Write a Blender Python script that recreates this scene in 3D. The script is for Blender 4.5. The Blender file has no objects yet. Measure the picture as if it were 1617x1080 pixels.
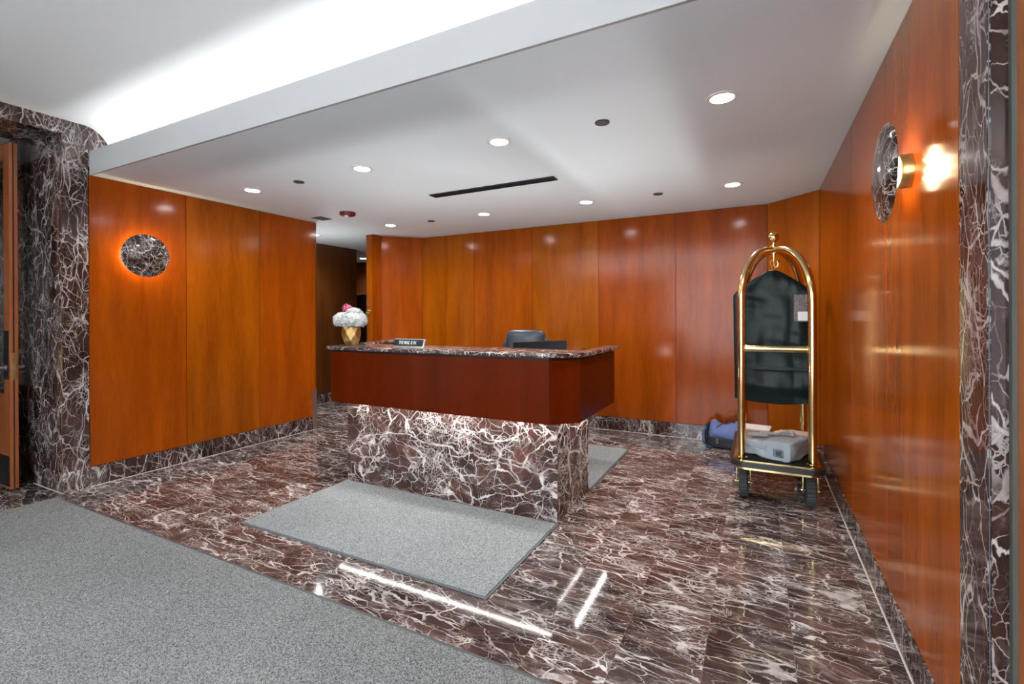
import bpy, bmesh, math, random
from mathutils import Vector, Matrix, noise
random.seed(7)
C = bpy.context.scene.collection
PI = math.pi
sc = bpy.context.scene

# ------------------------------------------------------------------ room measures (metres)
XL, XR, YB, H = -4.583, 0.49, 5.355, 2.411      # left wall, right wall, back wall, low ceiling
YF, ZF, HZ = 1.773, 2.594, 2.783                # fascia plane, fascia top, high ceiling
BB = 0.15                                       # baseboard height

# ------------------------------------------------------------------ materials
def srgb(r, g, b):
    f = lambda c: (c/255/12.92) if c/255 <= .04045 else ((c/255+.055)/1.055)**2.4
    return (f(r), f(g), f(b), 1)

class NT:
    def __init__(s, name):
        s.m = bpy.data.materials.new(name); s.m.use_nodes = True
        s.t = s.m.node_tree; s.b = s.t.nodes['Principled BSDF']
    def n(s, typ, **kw):
        nd = s.t.nodes.new(typ)
        for k, v in kw.items():
            if k.startswith('i_'): nd.inputs[k[2:].replace('_', ' ')].default_value = v
            else: setattr(nd, k, v)
        return nd
    def l(s, a, b): s.t.links.new(a, b)
    def math(s, op, a, b=None, clamp=False):
        nd = s.n('ShaderNodeMath', operation=op, use_clamp=clamp)
        for i, v in enumerate((a, b)):
            if v is None: continue
            if isinstance(v, (int, float)): nd.inputs[i].default_value = v
            else: s.l(v, nd.inputs[i])
        return nd.outputs[0]
    def vmath(s, op, a, b=None, scale=None):
        nd = s.n('ShaderNodeVectorMath', operation=op)
        for i, v in enumerate((a, b)):
            if v is None: continue
            if isinstance(v, (tuple, list)): nd.inputs[i].default_value = v
            else: s.l(v, nd.inputs[i])
        if scale is not None: nd.inputs['Scale'].default_value = scale
        return nd.outputs[0]
    def ramp(s, fac, stops):
        nd = s.n('ShaderNodeValToRGB'); cr = nd.color_ramp
        while len(cr.elements) < len(stops): cr.elements.new(.5)
        for e, (p, c) in zip(cr.elements, stops): e.position = p; e.color = c
        s.l(fac, nd.inputs[0]); return nd.outputs[0]
    def mix(s, fac, a, b):
        nd = s.n('ShaderNodeMix', data_type='RGBA')
        for k, v in ((0, fac), (6, a), (7, b)):
            if isinstance(v, (tuple, float, int)): nd.inputs[k].default_value = v
            else: s.l(v, nd.inputs[k])
        return nd.outputs[2]
    def smooth(s, v, lo, hi, a=0., b=1.):
        nd = s.n('ShaderNodeMapRange', interpolation_type='SMOOTHSTEP')
        s.l(v, nd.inputs[0])
        for i, x in ((1, lo), (2, hi), (3, a), (4, b)):
            if isinstance(x, (int, float)): nd.inputs[i].default_value = x
            else: s.l(x, nd.inputs[i])
        return nd.outputs[0]
    def noise(s, vec, scale, detail=3, rough=.5):
        nd = s.n('ShaderNodeTexNoise', i_Scale=scale, i_Detail=detail, i_Roughness=rough)
        s.l(vec, nd.inputs['Vector']); return nd
    def set(s, **kw):
        for k, v in kw.items():
            nm = k.replace('_', ' ')
            if isinstance(v, (int, float, tuple)): s.b.inputs[nm].default_value = v
            else: s.l(v, s.b.inputs[nm])
        return s.m

def plain(name, col, rough=.5, metal=0., spec=.5, bump=0, bscale=200, var=0., coat=0.):
    t = NT(name)
    t.set(Base_Color=col, Roughness=rough, Metallic=metal, Coat_Weight=coat)
    t.b.inputs['Specular IOR Level'].default_value = spec
    co = t.n('ShaderNodeTexCoord').outputs['Object']
    nz = t.noise(co, bscale, 3)
    if var:
        t.l(t.mix(t.smooth(nz.outputs[0], .3, .7), tuple(c*(1-var) for c in col[:3])+(1,), tuple(min(1, c*(1+var)) for c in col[:3])+(1,)), t.b.inputs['Base Color'])
    if bump:
        bp = t.n('ShaderNodeBump', i_Strength=bump, i_Distance=.002)
        t.l(nz.outputs[0], bp.inputs['Height']); t.l(bp.outputs[0], t.b.inputs['Normal'])
    return t.m

def emit(name, col, strength):
    t = NT(name); t.set(Base_Color=(.8, .8, .8, 1), Emission_Color=col, Emission_Strength=strength); return t.m

def marble(name, tile=None, stretch=(1, 1, 1), rough=.08, scale=1., vein_amt=1., bright=1., joint=True, spec=.5, cloud_amt=.36):
    t = NT(name)
    p0 = t.n('ShaderNodeTexCoord').outputs['Object']
    p = p0
    tint = None
    if tile:
        tx, ty, ox, oy = tile
        q = t.vmath('DIVIDE', t.vmath('SUBTRACT', p0, (ox, oy, 0)), (tx, ty, 1000))
        cell = t.vmath('FLOOR', q)
        wn = t.n('ShaderNodeTexWhiteNoise', noise_dimensions='3D'); t.l(cell, wn.inputs['Vector'])
        tint = wn.outputs['Value']
        p = t.vmath('ADD', p, t.vmath('SCALE', wn.outputs['Color'], scale=23.))
    mp = t.n('ShaderNodeMapping'); mp.inputs['Scale'].default_value = tuple(scale*s for s in stretch)
    mp.inputs['Rotation'].default_value = (0, 0, .25)
    t.l(p, mp.inputs[0]); p = mp.outputs[0]
    if not tile:
        oi = t.n('ShaderNodeObjectInfo').outputs['Random']
        cx = t.n('ShaderNodeCombineXYZ'); t.l(t.math('MULTIPLY', oi, 31.), cx.inputs[0]); t.l(t.math('MULTIPLY', oi, 17.), cx.inputs[2])
        p = t.vmath('ADD', p, cx.outputs[0])
    def warp(sc_, det, amt): return t.vmath('SCALE', t.vmath('SUBTRACT', t.noise(p, sc_, det).outputs['Color'], (.5, .5, .5)), scale=amt)
    pa = t.vmath('ADD', p, warp(1.9, 3, .30))
    pw = t.vmath('ADD', t.vmath('ADD', pa, warp(11., 4, .060)), warp(45., 3, .010))
    thick = t.noise(p, 5.0, 3).outputs[0]
    thick2 = t.noise(p, 2.3, 3).outputs[0]
    thick3 = t.noise(t.vmath('ADD', p, (7., 3., 5.)), 3.4, 3).outputs[0]
    def vor(s, wmin, wmax, mod, v0=None, rnd=1.):
        v = t.n('ShaderNodeTexVoronoi', feature='DISTANCE_TO_EDGE', i_Scale=s, i_Randomness=rnd); t.l(v0 or pw, v.inputs['Vector'])
        wd = t.smooth(mod, .36, .68, wmin, wmax)
        return t.smooth(v.outputs['Distance'], t.math('MULTIPLY', wd, .35), wd, 1., 0.)
    def streak(rot, s, w, mod):
        m_ = t.n('ShaderNodeMapping'); m_.inputs['Rotation'].default_value = rot; m_.inputs['Scale'].default_value = (.32, 1., 1.)
        t.l(pw, m_.inputs[0]); return vor(s, w*.25, w, mod, m_.outputs[0])
    mx = lambda *a: a[0] if len(a) == 1 else t.math('MAXIMUM', a[0], mx(*a[1:]))
    a = vor(2.6, .003, .024, thick)
    b = t.math('MULTIPLY', vor(6.3, .006, .034, thick3), t.smooth(thick, .38, .55, .25, 1.))
    c = t.math('MULTIPLY', vor(14., .014, .055, thick), t.smooth(thick2, .47, .60, .0, .9))
    d = t.math('MULTIPLY', vor(33., .025, .10, thick3), t.smooth(thick3, .50, .63, .0, .75))
    e = t.math('MULTIPLY', streak((.5, .9, .6), 3.2, .030, thick3), .95)
    f = t.math('MULTIPLY', streak((-.7, -.5, -.9), 5.5, .042, thick), t.smooth(thick2, .40, .56, .9, .1))
    cloud = t.math('MULTIPLY', t.smooth(t.noise(pw, 7., 6, .72).outputs[0], .52, .74), cloud_amt)
    vein = t.math('MULTIPLY', mx(a, b, c, d, e, f, cloud), vein_amt, clamp=True)
    base = t.ramp(t.noise(pw, 4., 4, .6).outputs[0], [(.30, tuple(bright*x for x in (.020, .0115, .0098))+(1,)), (.52, tuple(bright*x for x in (.050, .0235, .0195))+(1,)), (.72, tuple(bright*x for x in (.105, .047, .037))+(1,))])
    vc = t.ramp(t.noise(p, 14., 3).outputs[0], [(.3, (.26, .21, .20, 1)), (.62, (.74, .69, .66, 1))])
    col = t.mix(vein, base, vc)
    if tint is not None:
        hs = t.n('ShaderNodeHueSaturation'); t.l(col, hs.inputs['Color']); t.l(t.smooth(tint, 0., 1., .82, 1.2), hs.inputs['Value']); hs.inputs['Saturation'].default_value = .74; col = hs.outputs[0]
        if joint:
            fr = t.n('ShaderNodeSeparateXYZ'); t.l(t.vmath('FRACTION', q), fr.inputs[0])
            g = None
            for k, sz in ((0, tx), (1, ty)):
                dd = t.math('MULTIPLY', t.math('SUBTRACT', .5, t.math('ABSOLUTE', t.math('SUBTRACT', fr.outputs[k], .5))), sz)
                gg = t.math('LESS_THAN', dd, .0011)
                g = gg if g is None else t.math('MAXIMUM', g, gg)
            col = t.mix(t.math('MULTIPLY', g, .55), col, (.22, .17, .16, 1))
    t.set(Base_Color=col, Roughness=rough)
    t.b.inputs['Specular IOR Level'].default_value = spec
    return t.m

def wood(name, dark, light, rough=.22, horiz=False, coat=.0, spec=.5):
    t = NT(name)
    p = t.n('ShaderNodeTexCoord').outputs['Object']
    oi = t.n('ShaderNodeObjectInfo').outputs['Random']
    cx = t.n('ShaderNodeCombineXYZ')
    for k, f in ((0, 13.), (1, 7.), (2, 29.)): t.l(t.math('MULTIPLY', oi, f), cx.inputs[k])
    p = t.vmath('ADD', p, cx.outputs[0])
    def st(v, s): return t.vmath('MULTIPLY', v, s)
    sep = t.vmath('ADD', p, t.vmath('SCALE', t.noise(st(p, (1.6, 1.6, .8)), 2., 2).outputs['Color'], scale=.12))
    g1 = t.noise(st(sep, (4, 4, .5)), 1.6, 4, .55).outputs[0]
    g2 = t.noise(st(sep, (75, 75, 2.2)), 1.5, 3, .6).outputs[0]
    g3 = t.noise(st(p, (240, 240, 14.)), 1., 2).outputs[0]
    fac = t.math('ADD', t.math('ADD', t.math('MULTIPLY', g1, .62), t.math('MULTIPLY', g2, .25)), t.math('MULTIPLY', g3, .16))
    mid = tuple((a+b)/2 for a, b in zip(dark, light))
    col = t.ramp(fac, [(.30, dark), (.51, mid), (.72, light)])
    hs = t.n('ShaderNodeHueSaturation'); t.l(col, hs.inputs['Color']); t.l(t.smooth(oi, 0., 1., .84, 1.08), hs.inputs['Value']); t.l(t.smooth(t.math('FRACT', t.math('MULTIPLY', oi, 7.31)), 0., 1., .492, .503), hs.inputs['Hue'])
    t.set(Base_Color=hs.outputs[0], Roughness=rough, Coat_Weight=coat, Coat_Roughness=.09)
    t.b.inputs['Specular IOR Level'].default_value = spec
    rr = t.smooth(g3, .3, .7, rough-.015, rough+.02); t.l(rr, t.b.inputs['Roughness'])
    bp = t.n('ShaderNodeBump', i_Strength=.015, i_Distance=.001); t.l(g3, bp.inputs['Height']); t.l(bp.outputs[0], t.b.inputs['Normal'])
    return t.m

def carpet(name, a, b):
    t = NT(name)
    p = t.n('ShaderNodeTexCoord').outputs['Object']
    n1 = t.noise(p, 150., 2, .7).outputs[0]
    n2 = t.noise(p, 300., 2, .7).outputs[0]
    n3 = t.noise(p, 1.3, 3).outputs[0]
    f = t.math('ADD', t.math('MULTIPLY', n1, .55), t.math('MULTIPLY', n2, .45))
    col = t.ramp(f, [(.38, a), (.62, b)])
    hs = t.n('ShaderNodeHueSaturation'); t.l(col, hs.inputs['Color']); t.l(t.smooth(n3, .3, .7, .93, 1.07), hs.inputs['Value'])
    bp = t.n('ShaderNodeBump', i_Strength=.5, i_Distance=.003); t.l(n1, bp.inputs['Height']); t.l(bp.outputs[0], t.b.inputs['Normal'])
    t.set(Base_Color=hs.outputs[0], Roughness=.95)
    t.b.inputs['Specular IOR Level'].default_value = .15
    return t.m

M = {}
M['floor'] = marble('polished_floor_marble', tile=(.305, .305, .123, 2.24), stretch=(.60, 1.25, 1), rough=.07, scale=1.55, vein_amt=.80, bright=1.3, cloud_amt=.38)
M['marble'] = marble('wall_marble', stretch=(1.2, 1.2, .60), rough=.08, scale=1.5, vein_amt=.62, bright=.8, cloud_amt=.2)
M['desk_marble'] = marble('desk_marble', stretch=(1, 1, 1.15), rough=.10, scale=1.0, vein_amt=.9, bright=1.35, cloud_amt=.22)
M['top_marble'] = marble('counter_marble', stretch=(1, 1, 1), rough=.07, scale=2.2, vein_amt=.9, bright=1.25, cloud_amt=.25)
M['disc_marble'] = marble('disc_marble', stretch=(1, 1, 1), rough=.06, scale=2.6, vein_amt=.75, bright=.5, cloud_amt=.2)
M['wood'] = wood('cherry_panelling', (.185, .0375, .0010, 1), (.385, .094, .0035, 1), rough=.155, spec=.17)
M['desk_wood'] = wood('cherry_desk_veneer', (.066, .0065, .0004, 1), (.118, .014, .0010, 1), rough=.25, spec=.13)
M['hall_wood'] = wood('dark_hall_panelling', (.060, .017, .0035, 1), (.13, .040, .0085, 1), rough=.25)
M['door_wood'] = wood('door_wood', (.20, .05, .012, 1), (.40, .12, .03, 1), rough=.3)
M['seam'] = plain('dark_seam', srgb(52, 34, 18), .5, .3)
M['white'] = plain('ceiling_paint', (.80, .82, .82, 1), .55, bump=.03, bscale=60, spec=.3)
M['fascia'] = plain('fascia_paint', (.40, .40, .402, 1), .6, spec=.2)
M['ceiling'] = plain('low_ceiling_paint', (.73, .83, .87, 1), .55, bump=.03, bscale=60, spec=.3)
M['carpet'] = carpet('grey_carpet', (.050, .052, .052, 1), (.32, .330, .330, 1))
M['mat'] = carpet('grey_mat_pile', (.085, .093, .096, 1), (.37, .392, .400, 1))
M['rubber'] = plain('mat_rubber', srgb(84, 90, 94), .55, bump=.1)
M['trim_edge'] = plain('carpet_edge_strip', srgb(74, 78, 80), .5)
M['brass'] = plain('polished_brass', (.74, .57, .27, 1), .15, 1.0, var=.05, bscale=20)
M['brass2'] = plain('aged_brass', (.55, .38, .15, 1), .3, 1.0, var=.12, bscale=40)
M['steel'] = plain('brushed_steel', (.48, .45, .42, 1), .38, 1.0, var=.06, bscale=90)
M['black'] = plain('black_plastic', (.012, .012, .013, 1), .42)
M['tyre'] = plain('tyre_rubber', (.034, .038, .039, 1), .75, bump=.2, bscale=150)
M['bumper'] = plain('bumper_rubber', (.016, .016, .016, 1), .33)
M['deck'] = plain('deck_carpet', (.012, .013, .013, 1), .95, bump=.6, bscale=300, spec=.1)
M['bag'] = plain('green_black_nylon', (.0040, .0125, .0125, 1), .42, spec=.22, bump=.25, bscale=70, var=.25)
M['net'] = plain('clear_pocket_mesh', (.09, .07, .06, 1), .4, var=.9, bscale=160, bump=.8)
M['card'] = plain('white_card', (.62, .63, .64, 1), .6)
M['poly'] = plain('grey_poly_film', srgb(146, 157, 165), .28, bump=.25, bscale=16, var=.06)
M['kraft'] = plain('pale_kraft_paper', srgb(222, 203, 182), .7, bump=.3, bscale=25, var=.06)
M['box'] = plain('cardboard', srgb(176, 142, 104), .75, var=.06)
M['boxwhite'] = plain('white_board', srgb(214, 208, 202), .6)
M['ink'] = plain('printed_ink', (.01, .01, .012, 1), .5)
M['blue'] = plain('blue_canvas', (.10, .135, .30, 1), .75, bump=.4, bscale=160, var=.15)
M['bluestrap'] = plain('blue_webbing', (.045, .085, .19, 1), .7, bump=.4, bscale=220)
M['navy'] = plain('black_navy_canvas', (.010, .012, .020, 1), .7, bump=.4, bscale=180)
M['leather'] = plain('blue_black_leather', (.020, .028, .042, 1), .36, bump=.3, bscale=160)
M['screen'] = plain('monitor_back', (.008, .009, .011, 1), .5, spec=.2)
M['gold'] = plain('gold_leaf', (.44, .28, .10, 1), .32, .85, var=.15, bscale=30)
M['petal'] = plain('white_petal', (.46, .465, .455, 1), .75, var=.15, bscale=90)
M['pink'] = plain('pink_protea', (.42, .06, .13, 1), .6, var=.35, bscale=120)
M['leaf'] = plain('green_leaf', (.20, .24, .05, 1), .5, var=.3, bscale=90)
M['plate'] = plain('dark_grey_metal', (.075, .075, .078, 1), .5)
M['blackmetal'] = plain('black_vent', (.018, .018, .018, 1), .45)
M['greyframe'] = plain('silver_frame', (.55, .55, .55, 1), .3, .6)
M['redplastic'] = plain('dark_red_plastic', (.16, .012, .020, 1), .35)
M['gasket'] = plain('grey_gasket', srgb(74, 76, 70), .7)
M['caulk'] = plain('pale_caulk', srgb(196, 188, 182), .6)
M['whiteplastic'] = plain('white_plastic', (.75, .75, .75, 1), .4)
M['lens'] = emit('downlight_lens', (1, .985, .96, 1), 130.)
M['lamp'] = emit('sconce_lamp', (1, .88, .70, 1), 60.)
M['led'] = emit('led_strip', (1, .95, .91, 1), 30.)
t = NT('clear_glass'); t.set(Base_Color=(.93, .96, .95, 1), Roughness=.02, Transmission_Weight=1.0, IOR=1.45); M['glass'] = t.m

# ------------------------------------------------------------------ mesh helpers
def BM(): return bmesh.new()
def merge(dst, src):
    me = bpy.data.meshes.new('tmp'); src.to_mesh(me); dst.from_mesh(me); bpy.data.meshes.remove(me); src.free()
def box(bm, x0, x1, y0, y1, z0, z1, bevel=0., seg=2, rot=None):
    b = BM(); r = bmesh.ops.create_cube(b, size=1)
    for v in b.verts:
        v.co = Vector(((x0+x1)/2+v.co.x*(x1-x0), (y0+y1)/2+v.co.y*(y1-y0), (z0+z1)/2+v.co.z*(z1-z0)))
    if bevel: bmesh.ops.bevel(b, geom=b.edges[:], offset=bevel, segments=seg, affect='EDGES', profile=.6)
    if rot: bmesh.ops.transform(b, matrix=rot, verts=b.verts[:])
    merge(bm, b); return bm
def prism(bm, poly, z0, z1, bevel=0., seg=2, top_only=False):
    b = BM()
    vs = [b.verts.new((x, y, z0)) for x, y in poly]; f = b.faces.new(vs)
    r = bmesh.ops.extrude_face_region(b, geom=[f])
    for v in [g for g in r['geom'] if isinstance(g, bmesh.types.BMVert)]: v.co.z = z1
    bmesh.ops.recalc_face_normals(b, faces=b.faces[:])
    if bevel:
        ed = [e for e in b.edges if abs(e.verts[0].co.z-e.verts[1].co.z) < 1e-6 and (not top_only or e.verts[0].co.z > (z0+z1)/2)]
        bmesh.ops.bevel(b, geom=ed, offset=bevel, segments=seg, affect='EDGES', profile=.6)
    merge(bm, b); return bm
def lathe(bm, prof, seg=32, mat=None):
    b = BM(); rings = []
    for r, z in prof:
        if r < 1e-6: rings.append([b.verts.new((0, 0, z))])
        else: rings.append([b.verts.new((r*math.cos(2*PI*k/seg), r*math.sin(2*PI*k/seg), z)) for k in range(seg)])
    for A, B in zip(rings, rings[1:]):
        for k in range(seg):
            k2 = (k+1) % seg
            if len(A) == 1 and len(B) == 1: continue
            if len(A) == 1: b.faces.new((A[0], B[k2], B[k]))
            elif len(B) == 1: b.faces.new((A[k], A[k2], B[0]))
            else: b.faces.new((A[k], A[k2], B[k2], B[k]))
    bmesh.ops.recalc_face_normals(b, faces=b.faces[:])
    if mat is not None: bmesh.ops.transform(b, matrix=mat, verts=b.verts[:])
    merge(bm, b); return bm
def tube(bm, pts, r, seg=14, cap=True, flat=1.):
    pts = [Vector(p) for p in pts]; b = BM(); rings = []
    t0 = (pts[1]-pts[0]).normalized()
    up = Vector((0, 0, 1)) if abs(t0.z) < .9 else Vector((1, 0, 0))
    u = t0.cross(up).normalized(); 
    for i, p in enumerate(pts):
        t = (pts[min(i+1, len(pts)-1)]-pts[max(i-1, 0)]).normalized()
        u = (u-t*u.dot(t)).normalized(); v = t.cross(u)
        rr = r[i] if isinstance(r, (list, tuple)) else r
        rings.append([b.verts.new(p+u*rr*math.cos(2*PI*k/seg)+v*rr*flat*math.sin(2*PI*k/seg)) for k in range(seg)])
    for A, B in zip(rings, rings[1:]):
        for k in range(seg): b.faces.new((A[k], A[(k+1) % seg], B[(k+1) % seg], B[k]))
    if cap: b.faces.new(rings[0][::-1]); b.faces.new(rings[-1])
    bmesh.ops.recalc_face_normals(b, faces=b.faces[:])
    merge(bm, b); return bm
def obj(name, bm, mat, parent=None, smooth=False, loc=None):
    me = bpy.data.meshes.new(name)
    bm.to_mesh(me); bm.free()
    me.materials.append(mat)
    if smooth:
        me.shade_smooth()
        try: me.set_sharp_from_angle(angle=math.radians(42))
        except Exception: pass
    o = bpy.data.objects.new(name, me); C.objects.link(o)
    if parent: o.parent = parent
    if loc: o.location = loc
    return o
def thing(name, label, cat, loc=(0, 0, 0), rz=0., group=None):
    o = bpy.data.objects.new(name, None); C.objects.link(o); o.empty_display_size = .1
    o.location = loc; o.rotation_euler = (0, 0, rz); o['label'] = label; o['category'] = cat
    if group: o['group'] = group
    return o
def tag(o, label, cat, group=None):
    o['label'] = label; o['category'] = cat
    if group: o['group'] = group
    return o
def struct(o): o['kind'] = 'structure'; return o
def sroot(name, label=None):
    o = bpy.data.objects.new(name, None); C.objects.link(o); o['kind'] = 'structure'
    if label: o['label'] = label
    return o
def dup(root, loc, label=None, rz=None):
    r = root.copy(); C.objects.link(r); r.location = loc
    if rz is not None: r.rotation_euler = (0, 0, rz)
    if label: r['label'] = label
    for ch in list(root.children):
        c = ch.copy(); C.objects.link(c); c.parent = r
        for g in list(ch.children):
            d = g.copy(); C.objects.link(d); d.parent = c
    return r

# ------------------------------------------------------------------ floor and ceilings
fl = struct(obj('floor', box(BM(), -8.4, 1.4, -2.7, 7.5, -.08, 0), M['floor']))
fl['label'] = 'polished brown red marble tile floor with white veins'; fl['category'] = 'floor'

bm = box(BM(), -8.2, .60, 1.789, 7.4, H, H+.05)
ceil = struct(obj('ceiling', bm, M['ceiling'])); ceil['label'] = 'low white painted ceiling over the desk'
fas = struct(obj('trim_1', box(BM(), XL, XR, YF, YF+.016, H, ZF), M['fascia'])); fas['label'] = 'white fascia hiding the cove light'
# high ceiling with the curved cove behind the fascia
prof = [(-2.7, HZ), (-1.2, HZ), (.4, HZ), (1.45, HZ), (1.74, HZ)]
for k in range(1, 13):
    a = PI/2*k/12
    prof.append((1.74+.20*math.sin(a), HZ-.30+.30*math.cos(a)))
bm = BM(); rows = []
for y, z in prof: rows.append([bm.verts.new((x, y, z)) for x in (XL-.15, XR+.15)])
for y, z in prof[::-1]: rows.append([bm.verts.new((x, y+.05, z+.05)) for x in (XL-.15, XR+.15)])
for A, B in zip(rows, rows[1:]+rows[:1]): bm.faces.new((A[0], A[1], B[1], B[0]))
bmesh.ops.recalc_face_normals(bm, faces=bm.faces[:])
hc = struct(obj('ceiling_upper', bm, M['white'], smooth=True)); hc['label'] = 'high white ceiling curving down into the cove'

# ------------------------------------------------------------------ panelled walls
def panel_run(parent, a, b, cuts, z0, z1, mat, gap=.005, t=.012):
    """panels along the plan line a->b (fractions by distance), front face on the line, thickness away to the left of travel"""
    a = Vector(a); b = Vector(b); d = (b-a).normalized(); n = Vector((-d.y, d.x))
    L = (b-a).length; ds = [0.]+list(cuts)+[L]
    for s0, s1 in zip(ds, ds[1:]):
        p = a+d*(s0+gap/2); q = a+d*(s1-gap/2)
        poly = [(p.x, p.y), (q.x, q.y), (q.x+n.x*t, q.y+n.y*t), (p.x+n.x*t, p.y+n.y*t)]
        obj('panel', prism(BM(), poly, z0+.004, z1), mat, parent)
def slab(a, b, z0, z1, t0, t1):
    a = Vector(a); b = Vector(b); d = (b-a).normalized(); n = Vector((-d.y, d.x))
    poly = [a+n*t0, b+n*t0, b+n*t1, a+n*t1]
    return prism(BM(), [(p.x, p.y) for p in poly], z0, z1)
def wall(name, a, b, cuts, mat, thick=.10, label=None, top=H, bb=True):
    r = sroot(name, label)
    obj('backing', slab(a, b, 0, top, .0125, thick), M['seam'], r)
    panel_run(r, a, b, cuts, BB, top-.004, mat)
    if bb: obj('baseboard', slab(a, b, 0, BB, -.004, .0124), M['marble'], r)
    if bb: obj('caulk_line', slab(a, b, 0, .004, -.008, -.0041), M['caulk'], r)
    return r
# interior always on the right of travel, so panels thicken to the left
wl = wall('wall_left', (XL, 1.766), (XL, 3.885), (.704, 1.419), M['wood'], label='left wall of orange cherry panels with marble baseboard')
# right of travel for +Y is +X (inside), left is -X: correct for the left wall
g = BM(); box(g, XL-.002, XL+.0065, 3.835, 3.889, .002, .465, .001); box(g, XL-.05, XL+.004, 3.886, 3.890, .002, .465, .001)
o = obj('corner_guard', g, M['steel'], wl); o['label'] = 'brushed steel corner guard at the wall end'
obj('end_panel', box(BM(), XL-.10, XL, 3.8865, 3.898, .15, H-.004), M['hall_wood'], wl)

wb = wall('wall_back', (-4.171, YB), (.094, YB), (.845, 1.693, 2.541, 3.395), M['wood'], label='back wall of red brown cherry panels behind the desk')
wcl = wall('wall_back_left', (-4.565, 4.962), (-4.171, YB), (), M['wood'], label='angled panel at the left end of the back wall')
wre = wall('wall_back_end', (-4.565, 4.803), (-4.565, 4.962), (.003,), M['wood'], label='narrow end return of the back wall beside the hall')
obj('end_panel', box(BM(), -4.66, -4.5665, 4.790, 4.802, 0, H-.004), M['wood'], wre)
obj('side_panel', box(BM(), -4.672, -4.66, 4.79, 7.15, 0, H-.004), M['hall_wood'], wre)
wcr = wall('wall_back_right', (.094, YB), (.49, 4.959), (), M['wood'], label='angled panel at the right end of the back wall')
wr = wall('wall_right', (XR, 4.959), (XR, 1.712), (.709, 1.59, 2.428), M['wood'], label='right wall of glossy orange cherry panels')

# hall beyond the left wall
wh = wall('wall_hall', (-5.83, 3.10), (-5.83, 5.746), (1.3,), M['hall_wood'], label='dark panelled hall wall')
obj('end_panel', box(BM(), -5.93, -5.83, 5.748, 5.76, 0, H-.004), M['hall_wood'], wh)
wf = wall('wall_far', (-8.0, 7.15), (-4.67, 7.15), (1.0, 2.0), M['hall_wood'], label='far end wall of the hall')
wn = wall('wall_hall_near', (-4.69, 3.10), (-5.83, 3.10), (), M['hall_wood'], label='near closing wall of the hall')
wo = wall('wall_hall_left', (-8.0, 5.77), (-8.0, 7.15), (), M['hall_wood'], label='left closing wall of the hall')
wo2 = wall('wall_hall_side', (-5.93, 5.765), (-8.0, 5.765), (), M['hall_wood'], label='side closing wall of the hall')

# left doorway: marble jamb and lintel, vestibule
jl = sroot('trim_2', 'dark veined marble door surround on the left')
ZO = 2.675
bm = BM()
box(bm, XL-.5, XL, 1.607, 1.763, BB, 1.374)
obj('lower_slab', bm, M['marble'], jl)
obj('middle_slab', box(BM(), XL-.5, XL, 1.607, 1.763, 1.377, 2.608), M['marble'], jl)
obj('base_block', box(BM(), XL-.5, XL+.004, 1.603, 1.766, 0, BB), M['marble'], jl)
obj('caulk_line', box(BM(), XL-.5, XL+.006, 1.598, 1.603, 0, .004), M['caulk'], jl)
bm = BM(); box(bm, XL-.5, XL, 1.607, 1.763, 2.611, HZ); box(bm, XL-.5, XL, .15, 1.607, ZO, HZ)
obj('lintel', bm, M['marble'], jl)
obj('cove_end', box(BM(), XL-.5, XL, 1.766, 1.98, H+.06, HZ+.05), M['marble'], jl)
obj('near_jamb', box(BM(), XL-.5, XL, -.25, .15, 0, HZ), M['marble'], jl)
ve = sroot('wall_vestibule', 'marble walls of the entry vestibule')
obj('side_slab', box(BM(), -6.6, XL-.501, 1.607, 1.70, 0, HZ), M['marble'], ve)
obj('end_slab', box(BM(), -6.7, -6.6, -.25, 1.70, 0, HZ), M['marble'], ve)
obj('near_slab', box(BM(), -6.6, XL-.501, -.35, -.25, 0, HZ), M['marble'], ve)
struct(obj('ceiling_vestibule', box(BM(), -6.7, XL-.501, -.35, 1.70, HZ, HZ+.04), M['white']))

# corridor walls behind the photographer, with a window added for fill daylight
wcl2 = sroot('wall_corridor_left', 'white corridor wall')
obj('panel', box(BM(), XL-.1, XL, -2.6, -.252, 0, HZ), M['white'], wcl2)
wcr2 = sroot('wall_corridor_right', 'white corridor wall')
obj('panel', box(BM(), XR, XR+.1, -2.6, .45, 0, HZ), M['white'], wcr2)
wre2 = sroot('wall_rear', 'white wall with a wide window added for fill daylight')
bm = BM(); y0, y1 = -2.7, -2.6
WX0, WX1, WZ0, WZ1 = -2.1, .38, .25, 2.45
box(bm, XL-.1, WX0, y0, y1, 0, HZ); box(bm, WX1, XR+.1, y0, y1, 0, HZ); box(bm, WX0, WX1, y0, y1, 0, WZ0); box(bm, WX0, WX1, y0, y1, WZ1, HZ)
obj('plaster', bm, M['white'], wre2)
struct(obj('trim_4', box(BM(), XL, XR, -2.6, -1.95, 2.46, 2.56), M['white']))  # added soffit, out of view, carrying the added rear cove strip
w1 = sroot('fill_window', 'wide unseen window added for fill daylight')
bm = BM()
for k in range(5):
    x = WX0+.03+(WX1-WX0-.06)*k/4; box(bm, x-.03, x+.03, -2.68, -2.62, WZ0, WZ1)
for z in (WZ0+.03, WZ1-.03): box(bm, WX0, WX1, -2.68, -2.62, z-.03, z+.03)
obj('frame', bm, M['plate'], w1)

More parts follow.
